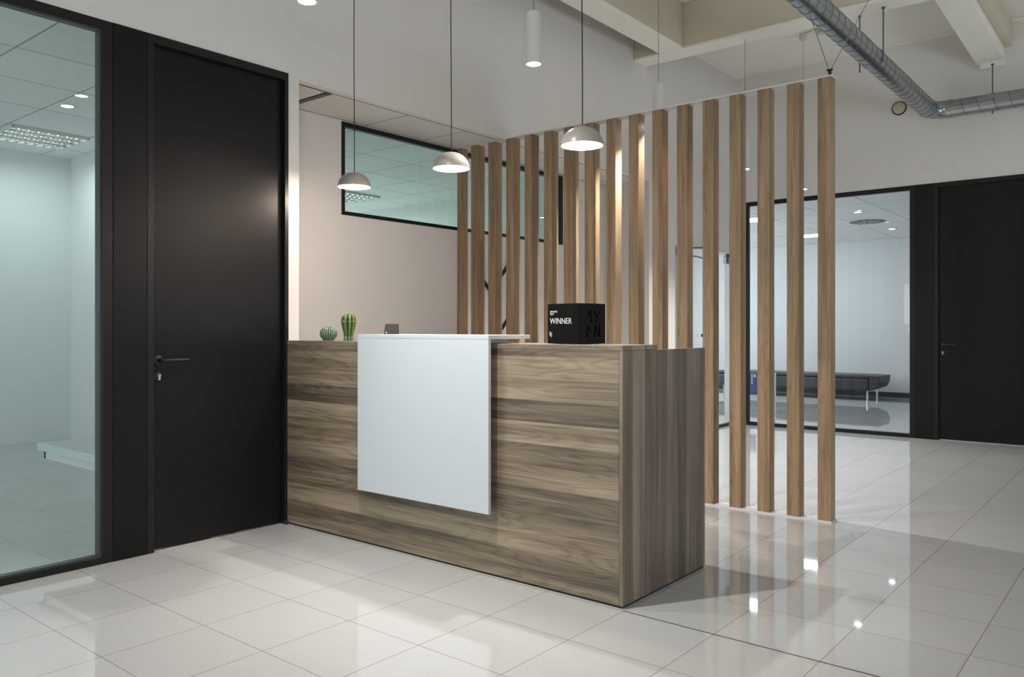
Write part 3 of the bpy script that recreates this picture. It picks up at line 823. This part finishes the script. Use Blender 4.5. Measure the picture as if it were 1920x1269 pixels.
t = thing('round_ceiling_diffuser', 'round slotted air diffuser in the waiting room ceiling', 'vent', (-3.38, 12.2, 2.719))
b = MB(); b.lathe([(0.24, 0), (0.235, -0.008), (0.0005, -0.008)], 'gasket', n=48, close=False); b.build('plate', t, smooth=True)
b = MB()
for k in range(24):
    a = 2 * PI * k / 24
    Rz = Matrix.Rotation(a, 4, 'Z'); b.box(0.06, 0.215, -0.008, 0.008, -0.0095, -0.008, 'frame' if k % 2 else 'white2', Rz)
b.build('slots', t)
def ledpanel(loc, label, first=None):
    if first: return copy_thing(first, loc, label)
    t = thing('led_panel_light', label, 'ceiling light', loc, 0, 'LED panels in the waiting room ceiling')
    b = MB(); b.box(-0.21, 0.21, -0.21, 0.21, -0.008, 0, 'white2'); b.build('frame', t)
    b = MB(); b.box(-0.19, 0.19, -0.19, 0.19, -0.010, -0.008, 'panel'); b.build('diffuser', t)
    return t
lp = ledpanel((-4.53, 10.94, 2.719), 'bright LED ceiling panel between the third and fourth slats from the right')
ledpanel((-4.57, 13.4, 2.719), 'bright LED ceiling panel just left of the last slat', lp)

# bench
bn = thing('waiting_bench', 'long black upholstered bench on chrome legs in the waiting room', 'bench', (-4.9, 14.2, 0))
def rbox(x0, x1, y0, y1, z0, z1, mat, name, bev, par=bn):
    b = MB(); b.box(x0, x1, y0, y1, z0, z1, mat); return b.build(name, par, bevel=bev, segs=4, smooth=True)
rbox(-1.6, 1.09, -0.34, 0.34, 0.16, 0.36, 'leather', 'seat_base', 0.03)
rbox(-1.59, 1.10, -0.33, 0.33, 0.362, 0.415, 'leather', 'seat_cushion', 0.02)
b = MB(); b.prism([(1.085, 0.17), (1.20, 0.22), (1.24, 0.30), (1.25, 0.41), (1.095, 0.41)], 1, -0.33, 0.33, 'leather'); b.build('end_roll', bn, bevel=0.01)
for x in (-1.45, 1.05):
    for y in (-0.28, 0.28):
        b = MB(); b.tube([(x, y, 0), (x, y, 0.16)], 0.018, 'chrome', n=16); b.build('leg', bn, smooth=True)

# information board with blue poster
st = thing('poster_stand', 'low white framed poster stand with blue print, seen through the gap beside the bench', 'sign', (-4.57, 10.9, 0), 0.3)
b = MB(); b.box(-0.30, 0.075, -0.006, 0.006, 0.02, 0.55, 'pale_glass'); b.build('board', st)
b = MB(); b.box(0.13, 0.30, -0.006, 0.006, 0.20, 0.55, 'blue'); b.build('board', st)
for x in (-0.32, 0.085, 0.31):
    b = MB(); b.box(x, x + 0.024, -0.012, 0.012, 0, 0.57, 'white2'); b.build('post', st, bevel=0.002)
b = MB(); b.box(-0.28, 0.070, -0.010, -0.006, 0.30, 0.55, 'blue'); b.build('print', st)
b = MB(); b.box(0.005, 0.022, -0.0115, -0.010, 0.40, 0.55, 'ink'); b.box(0.035, 0.065, -0.0115, -0.010, 0.50, 0.54, 'white2'); b.build('lettering', st)

# low table in the meeting room
tb = thing('low_table', 'low white table with thick edge behind the tall left glazing', 'table', (-4.76, 2.33, 0))
b = MB(); b.box(-0.49, 0.47, -0.40, 0.55, 0.455, 0.50, 'white'); b.build('table_top', tb, bevel=0.003)
b = MB()
b.box(-0.46, 0.44, -0.37, -0.35, 0.405, 0.455, 'white2'); b.box(-0.46, -0.44, -0.37, 0.52, 0.405, 0.455, 'white2'); b.box(-0.46, 0.44, 0.50, 0.52, 0.405, 0.455, 'white2'); b.box(0.42, 0.44, -0.37, 0.52, 0.405, 0.455, 'white2')
b.build('apron', tb)
b = MB(); b.box(0.20, 0.34, -0.05, 0.25, 0.02, 0.455, 'white2'); b.build('pedestal', tb, bevel=0.002)
b = MB(); b.box(0.12, 0.42, -0.13, 0.33, 0.0, 0.02, 'white2'); b.build('base_plate', tb, bevel=0.002)
